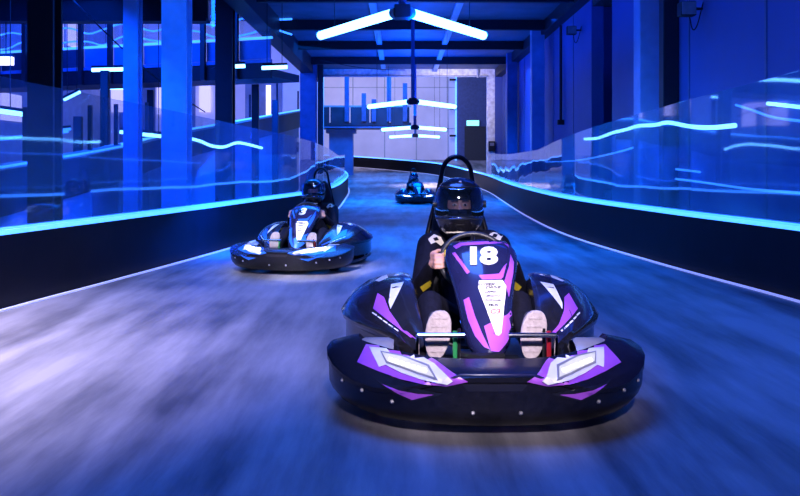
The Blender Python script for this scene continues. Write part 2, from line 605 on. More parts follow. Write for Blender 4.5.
def floodlight(p, label):
    root = tag(empty('floodlight', p), label, 'light')
    MB().box((-0.10, -0.10, -0.09), (0.10, 0.06, 0.09)).build('housing', M_BEAM, root, bevel=0.01)
    MB().box((-0.09, -0.112, -0.08), (0.09, -0.10, 0.08)).build('lens', M_GREY, root)
    MB().tube([(0, 0.03, 0), (0.1, 0.05, 0.02), (WX - p[0], 0.05, 0.02)], 0.018).build('bracket', M_BEAM, root)
    MB().tube(smooth_path([(0.05, 0.02, -0.08), (0.09, 0.02, -0.25), (0.15, 0.02, -0.2), (WX - p[0], 0.02, 0.1)]), 0.008, 6).build('cable', M_BEAM, root)
    return root


floodlight((3.72, 17.4, 4.05), 'small black floodlight high on blue panelled wall past the dark recess')
floodlight((3.72, 10.4, 3.15), 'small black floodlight on blue panelled wall over the tall clear screen')

# glowing tubes that stand in for reflections in the screens
def reflection_tube(pts, label, m, r=.022):
    p0 = Vector(pts[0])
    o = MB().tube([q - p0 for q in smooth_path(pts, 5)], r, 8).build('screen_reflection', m, smooth=True)
    o.location = p0
    return tag(o, label, 'light', 'glowing stand-ins for screen reflections')


def on_right(px, py, x=3.90):
    Y = x / ((px - CX) / F)
    return at(px, py, Y)


reflection_tube([on_right(a, b_, 3.58) for a, b_ in ((585, 139), (598, 138), (612, 133), (626, 129.5), (638, 126), (655, 125), (668, 122.5), (690, 126.5), (712, 127.5), (735, 125.5))], 'glowing stand-in for a screen reflection dipping past the pale wall column', M_LEDW, .026)
reflection_tube([on_right(a, b_) for a, b_ in ((736, 105), (752, 110), (772, 117), (800, 121), (850, 126))], 'thin glowing reflection stand-in on blue panelled wall under the short bright one', M_LEDB, .014)
reflection_tube([on_right(a, b_) for a, b_ in ((768, 103.5), (790, 106), (830, 110))], 'short bright reflection stand-in on flat blue panelled wall by the tall screen', M_LEDW, .02)
reflection_tube([on_right(a, b_) for a, b_ in ((545, 162), (570, 161), (592, 158), (618, 152), (642, 145))], 'dim reflection stand-in low on blue panelled wall behind the screen', M_LEDB, .016)
reflection_tube([on_right(a, b_) for a, b_ in ((700, 172), (660, 167), (645, 163), (642, 167), (660, 176), (700, 182), (750, 189), (800, 193), (850, 198))], 'hooked glowing reflection stand-in low on blue panelled wall', M_LEDB, .014)
reflection_tube([at(188, 138, 13.6), at(200, 141, 13.9), at(212, 146, 14.2), at(224, 147, 14.6), at(236, 143, 15), at(246, 144, 15.4), at(262, 148, 15.8)], 'wavy glowing reflection stand-in between the pale column and the black column', M_LEDW, .026)

# ------------------------------------------------------------------ ceiling
ceil = struct(MB().box((-3.4, -6, 4.85), (4.2, 31.2, 4.95)).build('ceiling', M_CEIL))
for i, y in enumerate((6, 10, 13.5, 17, 20.5, 24, 27.5)):
    MB().box((-3.4, y, 4.6), (4.0, y + 0.16, 4.85)).build('cross_beam', M_BEAM, ceil)
for x in (-0.62, 1.34):
    MB().beam((x, 6, 4.74), (x, 31, 4.74), 0.16, 0.09).build('cable_tray', M_BEAML, ceil)
MB().box((-3.45, -6, 4.35), (-3.05, 31, 4.85)).build('edge_beam', M_BEAM, ceil)
MB().box((3.7, -6, 4.55), (3.95, 31, 4.85)).build('edge_beam', M_BEAM, ceil)


def chevron(y, cx, label, z=3.03):
    root = empty('chevron_light', (cx, y, z))
    tag(root, label, 'ceiling light', 'chevron tube lights over the track')
    for s in (-1, 1):
        a, b = Vector((s * 0.10, 0, 0)), Vector((s * 1.2, 1.75, 0))
        MB().tube([a, b], 0.062, 14).build('light_tube', M_LEDW, root, smooth=True)
        MB().tube([a + (b - a) * -0.03, a + (b - a) * 0.01], 0.07, 14).build('end_cap', M_GREY, root)
        MB().tube([b + (b - a) * -0.005, b + (b - a) * 0.02], 0.068, 14).build('end_cap', M_GREY, root)
        MB().tube([b * 0.8 + Vector((0, 0, 0.05)), (b.x * 0.8, b.y * 0.8, (4.85 if y < 31 else 8.9) - z)], 0.006, 6).build('hanger_wire', M_BEAM, root)
    MB().box((-0.10, -0.12, -0.07), (0.10, 0.12, 0.09)).build('hub_box', M_BEAM, root, bevel=0.01)
    MB().tube([(0, 0, 0.08), (0, 0, (4.85 if y < 31 else 8.9) - z)], 0.05, 10).build('drop_pole', M_COLM, root)
    return root


chevron(10.0, 0.03, 'V-shaped pair of glowing tubes hanging before the second pair')
chevron(20.5, 0.33, 'middle-sized V-shaped pair of glowing tubes hanging behind the big front pair', 2.75)
chevron(28.6, 0.53, 'small V-shaped pair of glowing tubes just before the white opening', 2.47)
chevron(37.4, 0.71, 'smallest V-shaped pair of glowing tubes inside the white hall', 2.50)

# ------------------------------------------------------------------ opening to the far hall
tm = MB().box((3.38, 31.0, 0), (3.68, 31.3, 5.15))
struct(MB().box((3.68, 31.0, 0), (4.2, 31.3, 5.15)).build('wall_jamb_side', M_WALL))
jamb = struct(tm.build('trim_1', M_PLASTER, bevel=0.01))
lint = struct(MB().box((-3.4, 31.0, 4.58), (3.38, 31.3, 5.15)).build('trim_2', M_PLASTER))
MB().tube([(-3.3, 30.9, 4.56), (3.4, 30.9, 4.56)], 0.035).build('pipe', M_BEAML, lint)
MB().tube([(3.0, 30.9, 4.5), (3.0, 30.9, 4.84)], 0.04).build('pipe', M_BEAML, lint)
t = tag(empty('intercom_box', (3.55, 30.93, 1.85)), 'small black box fixed on the white door jamb', 'box')
MB().box((-0.13, -0.07, -0.2), (0.13, 0.07, 0.2)).build('case', M_BEAM, t, bevel=0.02)
MB().box((-0.08, -0.08, 0.02), (0.08, -0.07, 0.14)).build('speaker_grille', M_GREY, t)
hall = struct(MB().box((-16, 50.5, 0), (10, 50.8, 9.0)).build('wall_far', M_WHITE))
for i in range(13):
    x = -15 + i * 2.0
    MB().box((x, 50.46, 0), (x + 0.06, 50.51, 9)).build('sheet_joint', M_BEAML, hall)
for z in (3.4, 6.0):
    MB().box((-16, 50.46, z), (10, 50.51, z + 0.05)).build('sheet_joint', M_BEAML, hall)
struct(MB().box((10, 31, 0), (10.2, 50.8, 9.0)).build('wall_hall_right', M_WHITE))
struct(MB().box((-16, 31, 8.9), (10, 50.8, 9.1)).build('ceiling_hall', M_CEIL))
struct(MB().box((4.2, 31.0, 0), (10, 31.3, 9.0)).build('wall_hall_front', M_WALL))
struct(MB().box((-3.4, 31.0, 5.15), (4.2, 31.3, 9.0)).build('wall_hall_lintel', M_WALL))
door = struct(MB().box((3.55, 50.2, 0), (5.65, 50.46, 7.3)).build('door_1', M_DOORB))
MB().box((4.05, 50.1, 1.2), (5.35, 50.2, 3.55)).build('door_leaf', M_WALLD, door)
MB().box((3.45, 50.1, 1.0), (3.56, 50.2, 7.2)).build('lit_edge', M_LEDB, door)
for z in (2.9, 4.6, 6.4):
    MB().box((3.1, 49.9, z), (3.5, 50.1, z + 0.12)).build('hinge_arm', M_BEAM, door)
s = tag(empty('exit_sign', (4.55, 50.0, 3.75)), 'small lit exit sign over the black doorway', 'sign')
MB().box((-0.42, -0.03, -0.2), (0.42, 0.05, 0.2)).build('sign_case', M_GREY, s)
MB().box((-0.38, -0.04, -0.16), (0.38, -0.03, 0.16)).build('sign_face', M_SIGN, s)

# bridge crossing the far hall
b = tag(empty('overpass_bridge', (-6.5, 40.0, 3.0)), 'dark overpass bridge with upright posts crossing the white hall', 'bridge')
MB().box((-7, 0, 0), (7.05, 2.4, 0.25)).build('deck_slab', M_DECK, b)
for i in range(14):
    x = -7 + i * 1.0
    MB().box((x + 0.03, -0.06, 0.1), (x + 0.97, 0.0, 1.02)).build('parapet_panel', M_DECK, b)
MB().box((-7, -0.08, 1.02), (7.05, 0.02, 1.10)).build('handrail', M_BEAML, b)
MB().box((-7, -0.085, -0.02), (7.05, 0.0, 0.05)).build('lower_rail', M_DECKB, b)
for i, (px, h) in enumerate(((318, 1.5), (347, 2.6), (364, 1.7), (374, 1.4), (389, 2.6), (405, 2.2))):
    x = (px - CX) / F * 40 + 6.5
    MB().box((x - 0.11, -0.2, 0.3), (x + 0.11, -0.08, h)).build('post', M_COLM, b)
p = tag(empty('bridge_pier', (-3.0, 41.0, 0.0)), 'blue pier holding up the overpass bridge', 'column')
MB().box((-0.6, -0.4, 0), (0.6, 0.4, 2.9)).build('shaft', M_DECKB, p)
MB().box((-0.75, -0.5, 2.75), (0.75, 0.5, 2.96)).build('cap', M_DECKB, p)

# ------------------------------------------------------------------ left side: columns, decks, ramp
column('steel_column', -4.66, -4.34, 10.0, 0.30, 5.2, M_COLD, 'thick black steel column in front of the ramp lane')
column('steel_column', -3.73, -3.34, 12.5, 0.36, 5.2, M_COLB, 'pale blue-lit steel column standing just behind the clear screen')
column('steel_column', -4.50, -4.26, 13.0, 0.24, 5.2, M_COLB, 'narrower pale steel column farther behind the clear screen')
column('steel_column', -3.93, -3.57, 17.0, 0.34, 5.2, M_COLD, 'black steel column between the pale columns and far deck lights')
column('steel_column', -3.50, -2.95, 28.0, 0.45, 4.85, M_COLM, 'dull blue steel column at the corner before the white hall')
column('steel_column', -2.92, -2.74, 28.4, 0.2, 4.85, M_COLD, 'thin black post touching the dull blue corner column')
RPL = ('slim dark post behind the ramp near the narrower pale column', 'slim dark post far behind the two pale columns', 'slim dark post beside the far side of the black column', 'slim dark post under the deck end near the corner', 'short slim dark post close to the thick black column')
for i, (px, Y, z1) in enumerate(((104, 17.5, 3.2), (150, 22, 3.2), (255, 20.5, 3.2), (275, 23, 3.0), (77, 17.6, 2.2))):
    x = (px - CX) / F * Y
    column('rail_post', x - 0.09, x + 0.09, Y, 0.12, z1, M_COLD, RPL[i], flange=False, group='slim posts on the left')
bm_ = tag(empty('roof_beam', (-7.5, 13.6, 3.58)), 'heavy dark roof beam over the pale and black steel columns', 'beam')
MB().box((-6.5, 0, 0), (4.2, 0.3, 0.06)).build('flange', M_BEAM, bm_)
MB().box((-6.5, 0.12, 0.06), (4.2, 0.18, 0.40)).build('web', M_BEAM, bm_)
MB().box((-6.5, 0, 0.40), (4.2, 0.3, 0.46)).build('flange', M_BEAM, bm_)

# upper deck
A, B = Vector((-12.5, 22.2, 0)), Vector((-3.05, 19.1, 0))
ud = tag(empty('upper_deck', (A.x, A.y, 3.25)), 'upper track deck with dark panels and lit clear rail', 'deck')
D = (B - A)
L = D.length
ud.rotation_euler = (0, 0, math.atan2(D.y, D.x))
MB().box((0, 0, 0.0), (L, 1.5, 0.18)).build('deck_slab', M_DECK, ud)
MB().box((0, -0.08, -0.05), (L, 0.0, 0.32)).build('edge_beam', M_BEAM, ud)
MB().box((0, -0.1, 0.32), (L, 0.0, 0.40)).build('edge_rail', M_DECKB, ud)
n = 11
for i in range(n):
    x = i * L / n
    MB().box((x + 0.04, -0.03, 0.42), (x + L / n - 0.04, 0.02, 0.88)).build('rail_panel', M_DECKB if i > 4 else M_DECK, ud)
    MB().box((x + 0.04, -0.02, 0.98), (x + L / n - 0.04, -0.012, 2.0)).build('clear_screen', M_GLASSL, ud)
    MB().box((x - 0.06, -0.18, -0.05), (x + 0.06, -0.09, 2.3)).build('post', M_COLD, ud)
MB().box((0, -0.05, 0.90), (L, 0.03, 0.95)).build('led_strip', M_LEDB, ud)
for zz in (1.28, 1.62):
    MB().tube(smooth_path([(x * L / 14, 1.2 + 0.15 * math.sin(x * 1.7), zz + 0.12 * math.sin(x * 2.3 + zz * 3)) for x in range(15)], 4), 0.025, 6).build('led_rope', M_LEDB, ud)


def tube_light(a, b, label, r=0.045, m=M_LEDW, hang='up'):
    a, b = Vector(a), Vector(b)
    root = tag(empty('tube_light', a), label, 'light', 'tube lights under the upper deck')
    MB().tube([(0, 0, 0), b - a], r, 10).build('light_tube', m, root, smooth=True)
    MB().beam((0, 0, r), (b - a) + Vector((0, 0, r)), r * 1.6, 0.05).build('batten', M_BEAM, root)
    for k in (.2, .8):
        q = (b - a) * k + Vector((0, 0, r + .03))
        e = q + (Vector((-.5, 22.2 - (a.x + 12.5) * .328 - .28 - a.y - q.y, 0)) if hang == 'deck' else Vector((0, 0, (4.85 if a.x > -3.3 else 7.6) - a.z - r - .03)))
        MB().tube([q, e], .008, 6).build('bracket_arm' if hang == 'deck' else 'hanger_wire', M_BEAM, root)
    return root


tube_light(at(92, 70, 18.5), at(133, 69, 18.5), 'glowing tube under the upper deck beside the narrower pale column', hang='deck')
tube_light(at(218, 67, 18.2), at(245, 66, 18.4), 'glowing tube under the upper deck touching the black column', hang='deck')
tube_light(at(262, 68, 18.2), at(287, 67, 18.4), 'glowing tube under the upper deck near the corner')
tube_light(at(0, 111, 13.0), at(50, 118, 13.5), 'glowing tube crossing behind the thick black column', 0.04)
tube_light(at(64, 100, 17), at(80, 92, 17), 'short slanted glowing tube beyond the thick black column', 0.03)
tube_light(at(120, 132, 15), at(168, 137, 15.5), 'glowing tube low behind the two pale columns', 0.035)
tube_light(at(30, 133, 16), at(70, 129, 17), 'dim glowing tube over the ramp parapet', 0.03, M_LEDB)
tube_light(at(100, 88, 24), at(128, 88, 24), 'short bright tube far behind the narrower pale column', 0.05)
l = tag(empty('box_lamp', at(6, 61, 13.75)), 'warm white box lamp under the upper deck', 'light')
MB().box((-0.18, -0.05, -0.07), (0.12, 0.05, 0.07)).build('diffuser', M_LAMP, l, bevel=0.01)
MB().box((-0.19, -0.03, 0.07), (0.13, 0.06, 0.11)).build('housing', M_BEAM, l)
MB().tube([(0, 0, .1), (0, 0, 3.58 - at(6, 61, 13.75).z)], .01, 6).build('hanger_wire', M_BEAM, l)

# ramp lane with its parapet
rt = smooth_path([at(-60, 176, 8.6), at(0, 168, 10), at(120, 147, 14), at(190, 131, 19), at(300, 111, 30)], 4)
rp = tag(empty('ramp_lane', (rt[0].x, rt[0].y, 0)), 'rising ramp lane with pale capped parapet behind the clear screen', 'ramp')
inv = -Vector((rt[0].x, rt[0].y, 0))


def prib(path, dx0, dx1, z0, z1):
    return MB().loft([[tuple(p + inv + Vector((dx0, 0, z0))), tuple(p + inv + Vector((dx1, 0, z0))), tuple(p + inv + Vector((dx1, 0, z1))), tuple(p + inv + Vector((dx0, 0, z1)))] for p in path])


prib(rt, 0, -0.12, -0.62, -0.03).build('parapet_wall', M_DECK, rp)
prib(rt, 0.04, -0.16, -0.03, 0.03).build('parapet_cap', M_BEAML, rp)
prib(rt, -0.12, -1.3, -0.7, -0.55).build('lane_deck', M_DECKB, rp)
for i in range(1, len(rt), 1):
    q = rt[i] + inv
    MB().box((q.x - .10, q.y - .03, q.z + .03), (q.x - .04, q.y + .03, q.z + (.75 if i % 3 else 1.2))).build('post', M_COLD, rp)
prib(rt[2:9], -0.9, -0.94, 0.25, 0.29).build('glow_line', M_LEDB, rp)
prib(rt[5:], -1.2, -1.24, -.25, -.20).build('glow_line', M_LEDB, rp)
prib(rt[:9], 0.06, 0.03, 0.0, 0.03).build('glow_line', M_LEDB, rp)  # glow added along the parapet cap to brighten its edge
prib(rt[8:], 0.06, 0.02, 0.03, 0.07).build('led_strip', M_LED, rp)
for i in range(0, len(rt) - 1):
    a_, b_ = rt[i] + inv, rt[i + 1] + inv
    g = (b_ - a_) * 0.015
    a_, b_ = a_ + g, b_ - g
    MB().add([(a_.x - .03, a_.y, 0), (b_.x - .03, b_.y, 0), (b_.x - .03, b_.y, b_.z - .62), (a_.x - .03, a_.y, a_.z - .62),
              (a_.x - .09, a_.y, 0), (b_.x - .09, b_.y, 0), (b_.x - .09, b_.y, b_.z - .62), (a_.x - .09, a_.y, a_.z - .62)],
             [(0, 1, 2, 3), (7, 6, 5, 4), (0, 4, 5, 1), (1, 5, 6, 2), (2, 6, 7, 3), (3, 7, 4, 0)]).build('side_panel', M_DECKB if i % 2 else M_COLB, rp)
for i in range(2, len(rt), 3):
    q = rt[i] + inv
    MB().box((q.x - 0.3, q.y - 0.1, 0), (q.x - 0.1, q.y + 0.1, q.z - 0.6)).build('leg', M_COLM, rp)

# white wall and blue wall behind the left decks
wl = struct(MB().box((-16, 36.0, 0), (-3.45, 36.25, 9.0)).build('wall_left_end', M_WHITE))
for x0, x1, m in ((-6.95, -5.3, M_DECKB), (-9.9, -9.2, M_DECKB), (-12.6, -11.0, M_DECKB), (-14.6, -13.6, M_DECK)):
    MB().box((x0, 35.9, 0), (x1, 36.0, 4.9)).build('wall_panel', m, wl)
M_PANE = mat('lit_lavender_pane', (0.8, 0.75, 0.9), 0.5, emit=(0.72, 0.62, 1.0), es=0.75)
for x0, x1, z0, z1 in ((-12.95, -12.3, 3.5, 4.8), (-10.9, -10.1, 3.4, 4.6), (-9.0, -8.5, 3.5, 4.7)):
    MB().box((x0, 35.86, z0), (x1, 35.9, z1)).build('lit_pane', M_PANE, wl)
MB().box((-6.0, 35.86, 3.3), (-5.8, 35.9, 4.7)).build('window_slit', M_LAMP, wl)
ws = struct(MB().box((-13.2, -6, 0), (-13.0, 36, 9)).build('wall_left', M_COLB))
for y0, y1, z0, z1 in ((29.3, 30.8, 5.6, 6.9), (31.2, 32.6, 5.8, 7.2), (24.5, 25.5, 5.2, 6.2), (20.0, 21.0, 2.4, 3.1), (26.0, 27.4, 2.6, 3.5)):
    MB().box((-13.0, y0, z0), (-12.95, y1, z1)).build('lit_pane', M_PANE, ws)
struct(MB().box((-13.2, 14.5, 7.6), (-3.4, 36.2, 7.8)).build('ceiling_left', M_CEIL))
# sagging cables
for a, b2, sag, lab in ((at(65, -8, 12), at(205, 112, 17), 0.15, 'thin dark cable slung from the roof beam to the far post'),
                        (at(320, 60, 27), at(405, 70, 29), 0.1, 'thin cable slung under the ceiling by the corner column')):
    pts = [a.lerp(b2, k / 10) - Vector((0, 0, sag * math.sin(math.pi * k / 10))) for k in range(11)]
    o = MB().tube([q - a for q in pts], 0.012, 6).build('slung_cable', M_BEAM)
    o.location = a
    tag(o, lab, 'cable')

# ------------------------------------------------------------------ karts
KX, KY = 0.395, 4.22
EYE = Vector((-KX, -KY, CAM_H))


def cast(bvh, px, py, dmax=8):
    d = Vector(((px - CX) / F, 1.0, -(py - HY) / F)).normalized()
    h = bvh.ray_cast(EYE, d, dmax)
    return (h[0], d) if h[0] is not None else (None, d)


def decal(bvh, poly, off=0.004, th=0.006, step=7.0):
    """a thin panel shaped onto a body surface; outline given as seen from the front"""
    bm = bmesh.new()
    vs = [bm.verts.new((x, y, 0)) for x, y in poly]
    bm.faces.new(vs)
    return project(bvh, bm, off, th, step)


def project(bvh, bm, off, th, step=7.0):
    bmesh.ops.triangulate(bm, faces=bm.faces[:])
    for _ in range(4):
        es = [e for e in bm.edges if e.calc_length() > step]
        if not es:
            break
        bmesh.ops.subdivide_edges(bm, edges=es, cuts=1)
        bmesh.ops.triangulate(bm, faces=bm.faces[:])
    bm.verts.index_update()
    P, Q = {}, {}
    for v in bm.verts:
        h, d = cast(bvh, v.co.x, v.co.y)
        if h is not None:
            P[v.index] = h - d * off
            Q[v.index] = h - d * (off - th)
    # drop points that fell through to something behind
    m = MB()
    idx = {}
    for i in P:
        idx[i] = len(m.v)
        m.v.append(tuple(P[i]))
        m.v.append(tuple(Q[i]))
    for f in bm.faces:
        ii = [v.index for v in f.verts]
        if all(i in idx for i in ii) and max((P[a] - P[b]).length for a in ii for b in ii) < 0.2:
            a, b, c = [idx[i] for i in ii]
            m.f.append((a, b, c))
            m.f.append((a + 1, c + 1, b + 1))
    for e in bm.edges:
        if len(e.link_faces) == 1:
            a, b = e.verts[0].index, e.verts[1].index
            if a in idx and b in idx and (P[a] - P[b]).length < 0.2:
                m.f.append((idx[a], idx[b], idx[b] + 1, idx[a] + 1))
    bm.free()
    return m


def text_bm(s, cx, cy, w, h, shear=0.0, fat=0.0):
    cu = bpy.data.curves.new('t', 'FONT')
    cu.body = s
    cu.shear = shear
    cu.offset = fat
    cu.resolution_u = 3
    cu.space_character = .9
    o = bpy.data.objects.new('t', cu)
    COL.objects.link(o)
    bpy.context.view_layer.update()
    dg = bpy.context.evaluated_depsgraph_get()
    me = bpy.data.meshes.new_from_object(o.evaluated_get(dg))
    bm = bmesh.new()
    bm.from_mesh(me)
    bpy.data.objects.remove(o)
    bpy.data.meshes.remove(me)
    bpy.data.curves.remove(cu)
    xs = [v.co.x for v in bm.verts]
    ys = [v.co.y for v in bm.verts]
    sx, sy = w / (max(xs) - min(xs)), h / (max(ys) - min(ys))
    mx, my = (max(xs) + min(xs)) / 2, (max(ys) + min(ys)) / 2
    for v in bm.verts:
        v.co = Vector((cx + (v.co.x - mx) * sx, cy - (v.co.y - my) * sy, 0))
    return bm


# ---- bumper
half = [(0, -.970), (.10, -.970), (.20, -.966), (.30, -.952), (.40, -.922), (.50, -.868), (.58, -.80), (.64, -.725), (.69, -.64), (.722, -.55), (.732, -.46), (.722, -.37), (.70, -.31)]
zf_ = [.272, .272, .270, .245, .213, .206, .212, .226, .245, .268, .284, .29, .285]
zb_ = [.285, .285, .287, .290, .296, .300, .303, .305, .306, .31, .315, .315, .31]
dp_ = [.26, .26, .26, .26, .26, .26, .25, .24, .22, .19, .165, .15, .13]
plan = [(-x, y) for x, y in half[:0:-1]] + half
ZF, ZB, DP = zf_[:0:-1] + zf_, zb_[:0:-1] + zb_, dp_[:0:-1] + dp_
secs = []
for i, (x, y) in enumerate(plan):
    a, b_ = plan[max(i - 1, 0)], plan[min(i + 1, len(plan) - 1)]
    t = Vector((b_[0] - a[0], b_[1] - a[1], 0)).normalized()
    inn = Vector((-t.y, t.x, 0))
    # squeeze the inward direction so that sections do not cross
    inn = (inn + Vector((0, 0.25, 0))).normalized()
    zf, zb, dp = ZF[i], ZB[i], DP[i]
    zl = .045 + .018 * abs(x) / .73
    prof = [(dp, .10), (.13, zl), (.07, zl), (.050, zl + .010), (.020, zl + .045), (.004, .145), (.0, zf - .030), (-.007, zf - .024), (-.007, zf - .008), (.006, zf), (.5 * dp, zf + .62 * (zb - zf)), (dp - .02, zb), (dp, zb - .02)]
    secs.append([tuple(Vector((x, y, 0)) + inn * d + Vector((0, 0, z))) for d, z in prof])
BUMP = MB().loft(secs)
BUMP_B = BUMP.bvh()

# ---- side pod (left one, mirrored for the right)
pst = [(-.40, .27, .34, .272, .20), (-.30, .27, .44, .322, .17), (-.18, .28, .53, .380, .15), (-.04, .29, .61, .436, .13), (.10, .30, .67, .478, .12), (.24, .31, .715, .505, .12),
       (.40, .325, .735, .510, .12), (.55, .35, .73, .48, .13), (.68, .38, .71, .42, .15), (.78, .42, .67, .34, .18)]
secs = []
for y, xi, xo, zt, zb in pst:
    wd = xo - xi
    zm = min(zt - .045, .30)
    pr = [(.0, zb), (.0, zt - .05), (.05, zt - .008), (.14, zt), (.36, zt - .012), (.6, zt - .04), (.82, zt - .5 * (zt - zm)), (.95, zm + .03), (1.0, zm), (.985, zm - .022), (.93, zm - .035), (.93, zb)]
    secs.append([(-(xi + wd * f), y, z) for f, z in pr])
POD = MB().loft(secs)
POD_B = POD.bvh()

# ---- steering fairing
FX = .028
fst = [(.205, -.505, .045), (.225, -.495, .075), (.27, -.468, .105), (.34, -.42, .125), (.46, -.325, .142), (.54, -.255, .162), (.60, -.20, .180), (.65, -.145, .188), (.68, -.105, .182), (.702, -.065, .164), (.715, -.035, .148), (.720, -.01, .135)]
secs = []
for z, y, hw in fst:
    row = []
    for k in range(13):
        a = -90 + 15 * k
        sx = math.sin(R(a))
        x = hw * math.copysign(abs(sx) ** 0.9, sx)
        row.append((FX + x, y + 0.10 * (1 - math.cos(R(a)) ** 1.1 if math.cos(R(a)) > 0 else 1.0), z + 0.02 * (1 - abs(sx))))
    row.append((FX + hw * 0.8, y + 0.13, z))
    row.append((FX - hw * 0.8, y + 0.13, z))
    secs.append(row)
FAIR = MB().loft(secs)
FAIR_B = FAIR.bvh()


def wheel(parent, x, y, r, wd):
    prof = [(r - .055, -wd / 2 + .01), (r - .02, -wd / 2), (r - .006, -wd / 2 + .015), (r, -wd / 4), (r, wd / 4), (r - .006, wd / 2 - .015), (r - .02, wd / 2), (r - .055, wd / 2 - .01)]
    t = MB().lathe(prof, (x, y, r), 'X', 28).build('tyre', M_TYRE, parent, smooth=True)
    rim = MB().lathe([(.03, -wd * .3), (r - .055, -wd * .42), (r - .05, wd * .42), (.03, wd * .3)], (x, y, r), 'X', 24).build('rim', M_RIM, t, smooth=True)
    return t


def make_kart(loc, rz, scale, panel, number, label, detail=True, lens=M_LENS):
    root = tag(empty('go_kart', loc, rz, scale), label, 'go-kart', 'racing go-karts on the track')
    bp = BUMP.build('front_bumper', M_BODY, root, smooth=True, angle=28)
    for s in (0, 1):
        f = (lambda m: m.mirror()) if s else (lambda m: m)
        hp = f(decal(BUMP_B, [(366, 344), (357, 362), (378, 371), (400, 379), (424, 384.5), (447, 386.5), (468, 382), (452, 372), (436, 360), (418, 350)], .005, .012)).build('headlight_panel', panel, root, smooth=True)
        f(decal(BUMP_B, [(369, 346.5), (392, 348.5), (413, 351), (434, 363), (453, 381.5), (447, 385.2), (421, 379.5), (402, 373), (385, 364.5), (379, 367)], .014, .008)).build('white_flash', M_WHITEP, hp, smooth=True)
        ln = f(decal(BUMP_B, [(380, 350.5), (402, 354.5), (429, 364.5), (438, 380.5), (420, 375), (398, 367), (386, 363)], .018, .008)).build('headlight', M_GREY, hp, smooth=True)
        f(decal(BUMP_B, [(382, 352), (402, 356), (427, 366), (434, 377), (419, 372.5), (398, 365), (387, 361)], .022, .008)).build('headlight_lens', lens, hp, smooth=True)
        if detail:
            for k in range(7):
                cx, cy = 391 + k * 5.6, 359.5 + k * 1.75
                f(decal(BUMP_B, [(cx - 2, cy - 2), (cx + 1.6, cy - 1.4), (cx + 2, cy + 2), (cx - 1.6, cy + 1.4)], .026, .006)).build('diode', M_LEDY, hp)
        f(decal(BUMP_B, [(373, 377.5), (384, 383), (399, 389), (418, 393), (443, 393.5), (438, 396), (412, 401.5), (397, 395), (384, 387)], .003, .006)).build('bumper_trim', M_BLACK, root)
        f(decal(BUMP_B, [(382, 384), (399, 390.5), (418, 394), (434, 394.8), (412, 400), (398, 394)], .006, .006)).build('bumper_flash', panel, root)
        if detail:
            for (cx, cy) in ((342.5, 380), (362, 390), (392, 401.5), (473, 413)):
                h, d = cast(BUMP_B, cx, cy)
                if h is None:
                    continue
                m = MB().tube([h + d * 0.01, h - d * 0.004, h - d * 0.007], [.0095, .0095, .006], 10)
                f(m).build('bolt', M_BOLT, bp)
        # side pod with its flashes
        pd = f(POD).build('side_pod', M_BLACK, root, smooth=True, angle=38)
        f(decal(POD_B, [(377.5, 293), (373, 308.5), (389, 321), (402, 331), (414, 340), (416, 338.5), (399.5, 325), (389.5, 311), (384, 297)], .003)).build('pod_panel', panel, pd, smooth=True)
        f(decal(POD_B, [(391, 284), (404, 281.5), (398, 294), (390.5, 309), (388.5, 302)], .003)).build('white_flash', M_WHITEP, pd, smooth=True)
        f(decal(POD_B, [(375, 280.5), (382, 276), (392, 273), (403, 272), (400, 274.5), (388, 277.5), (379, 281.5)], .004, .008)).build('white_flash', M_WHITEP, pd, smooth=True)
        if detail:
            for k in range(5):
                cx, cy = 374.5 + k * 5.4, 314 + k * 3.9
                f(decal(POD_B, [(cx - 2.2, cy - 2.2), (cx + 2.4, cy + 0.6), (cx + 2.0, cy + 2.0), (cx - 2.4, cy - 0.9)], .003)).build('pod_marking', M_WHITEP, pd)
    # slot in the middle of the bumper
    decal(BUMP_B, [(481, 385.5), (507, 385.5), (505, 388), (502, 391.5), (468, 391.5), (465, 388), (462, 385.5)] if False else [(462, 384.5), (528, 384.5), (522, 391.5), (468, 391.5)], .003, .006).build('bumper_slot', M_BLACK, bp)
    MB().tube([(-.215, -.967, .250), (-.15, -.975, .278), (.15, -.975, .278), (.215, -.967, .250)], .006, 8).build('bumper_edge_trim', M_NAVY, bp, smooth=True)
    # steering fairing
    fr = FAIR.build('steering_fairing', M_NAVY, root, smooth=True, angle=50)
    def d2(name, poly, m, off=.004):
        return decal(FAIR_B, poly, off, .006, 6).build(name, m, fr, smooth=True)
    dx = 0.0
    sh = lambda pl: [(x + dx, y) for x, y in pl]
    d2('fairing_flash', sh([(453, 246), (460, 242.5), (505, 240), (512, 246), (509, 247.5), (504, 243), (462, 245.5), (456, 249)]), panel)
    d2('fairing_flash', sh([(452, 253), (455, 252), (470, 272), (467, 274)]), panel)
    d2('fairing_flash', sh([(478.5, 275), (499, 273.5), (504, 266), (507, 263), (503, 277.5), (501, 279), (482, 279.5)]), panel)
    d2('fairing_flash', sh([(510.5, 254), (514, 262), (513.5, 272), (509, 297), (504.5, 281), (509, 266)]), panel)
    d2('fairing_flash', sh([(463.5, 300), (469, 297), (475, 316), (482, 333), (490, 349.5), (484, 347), (475, 336), (468, 320)]), panel)
    d2('fairing_flash', sh([(484, 326), (493.5, 338), (503, 336.5), (508, 314), (514, 306), (512.5, 332), (506, 344), (499, 352), (491, 351)]), panel)
    d2('plate', sh([(479, 280.5), (502.5, 280), (506.5, 286), (501.5, 333), (499, 335.5), (496, 335), (478, 287)]), M_WHITEP, .008)
    if number:
        project(FAIR_B, text_bm(number, 484, 255.5, 28 if len(number) > 1 else 15, 18.5, fat=.05), .009, .006, 7).build('race_number', M_WHITEP, fr)
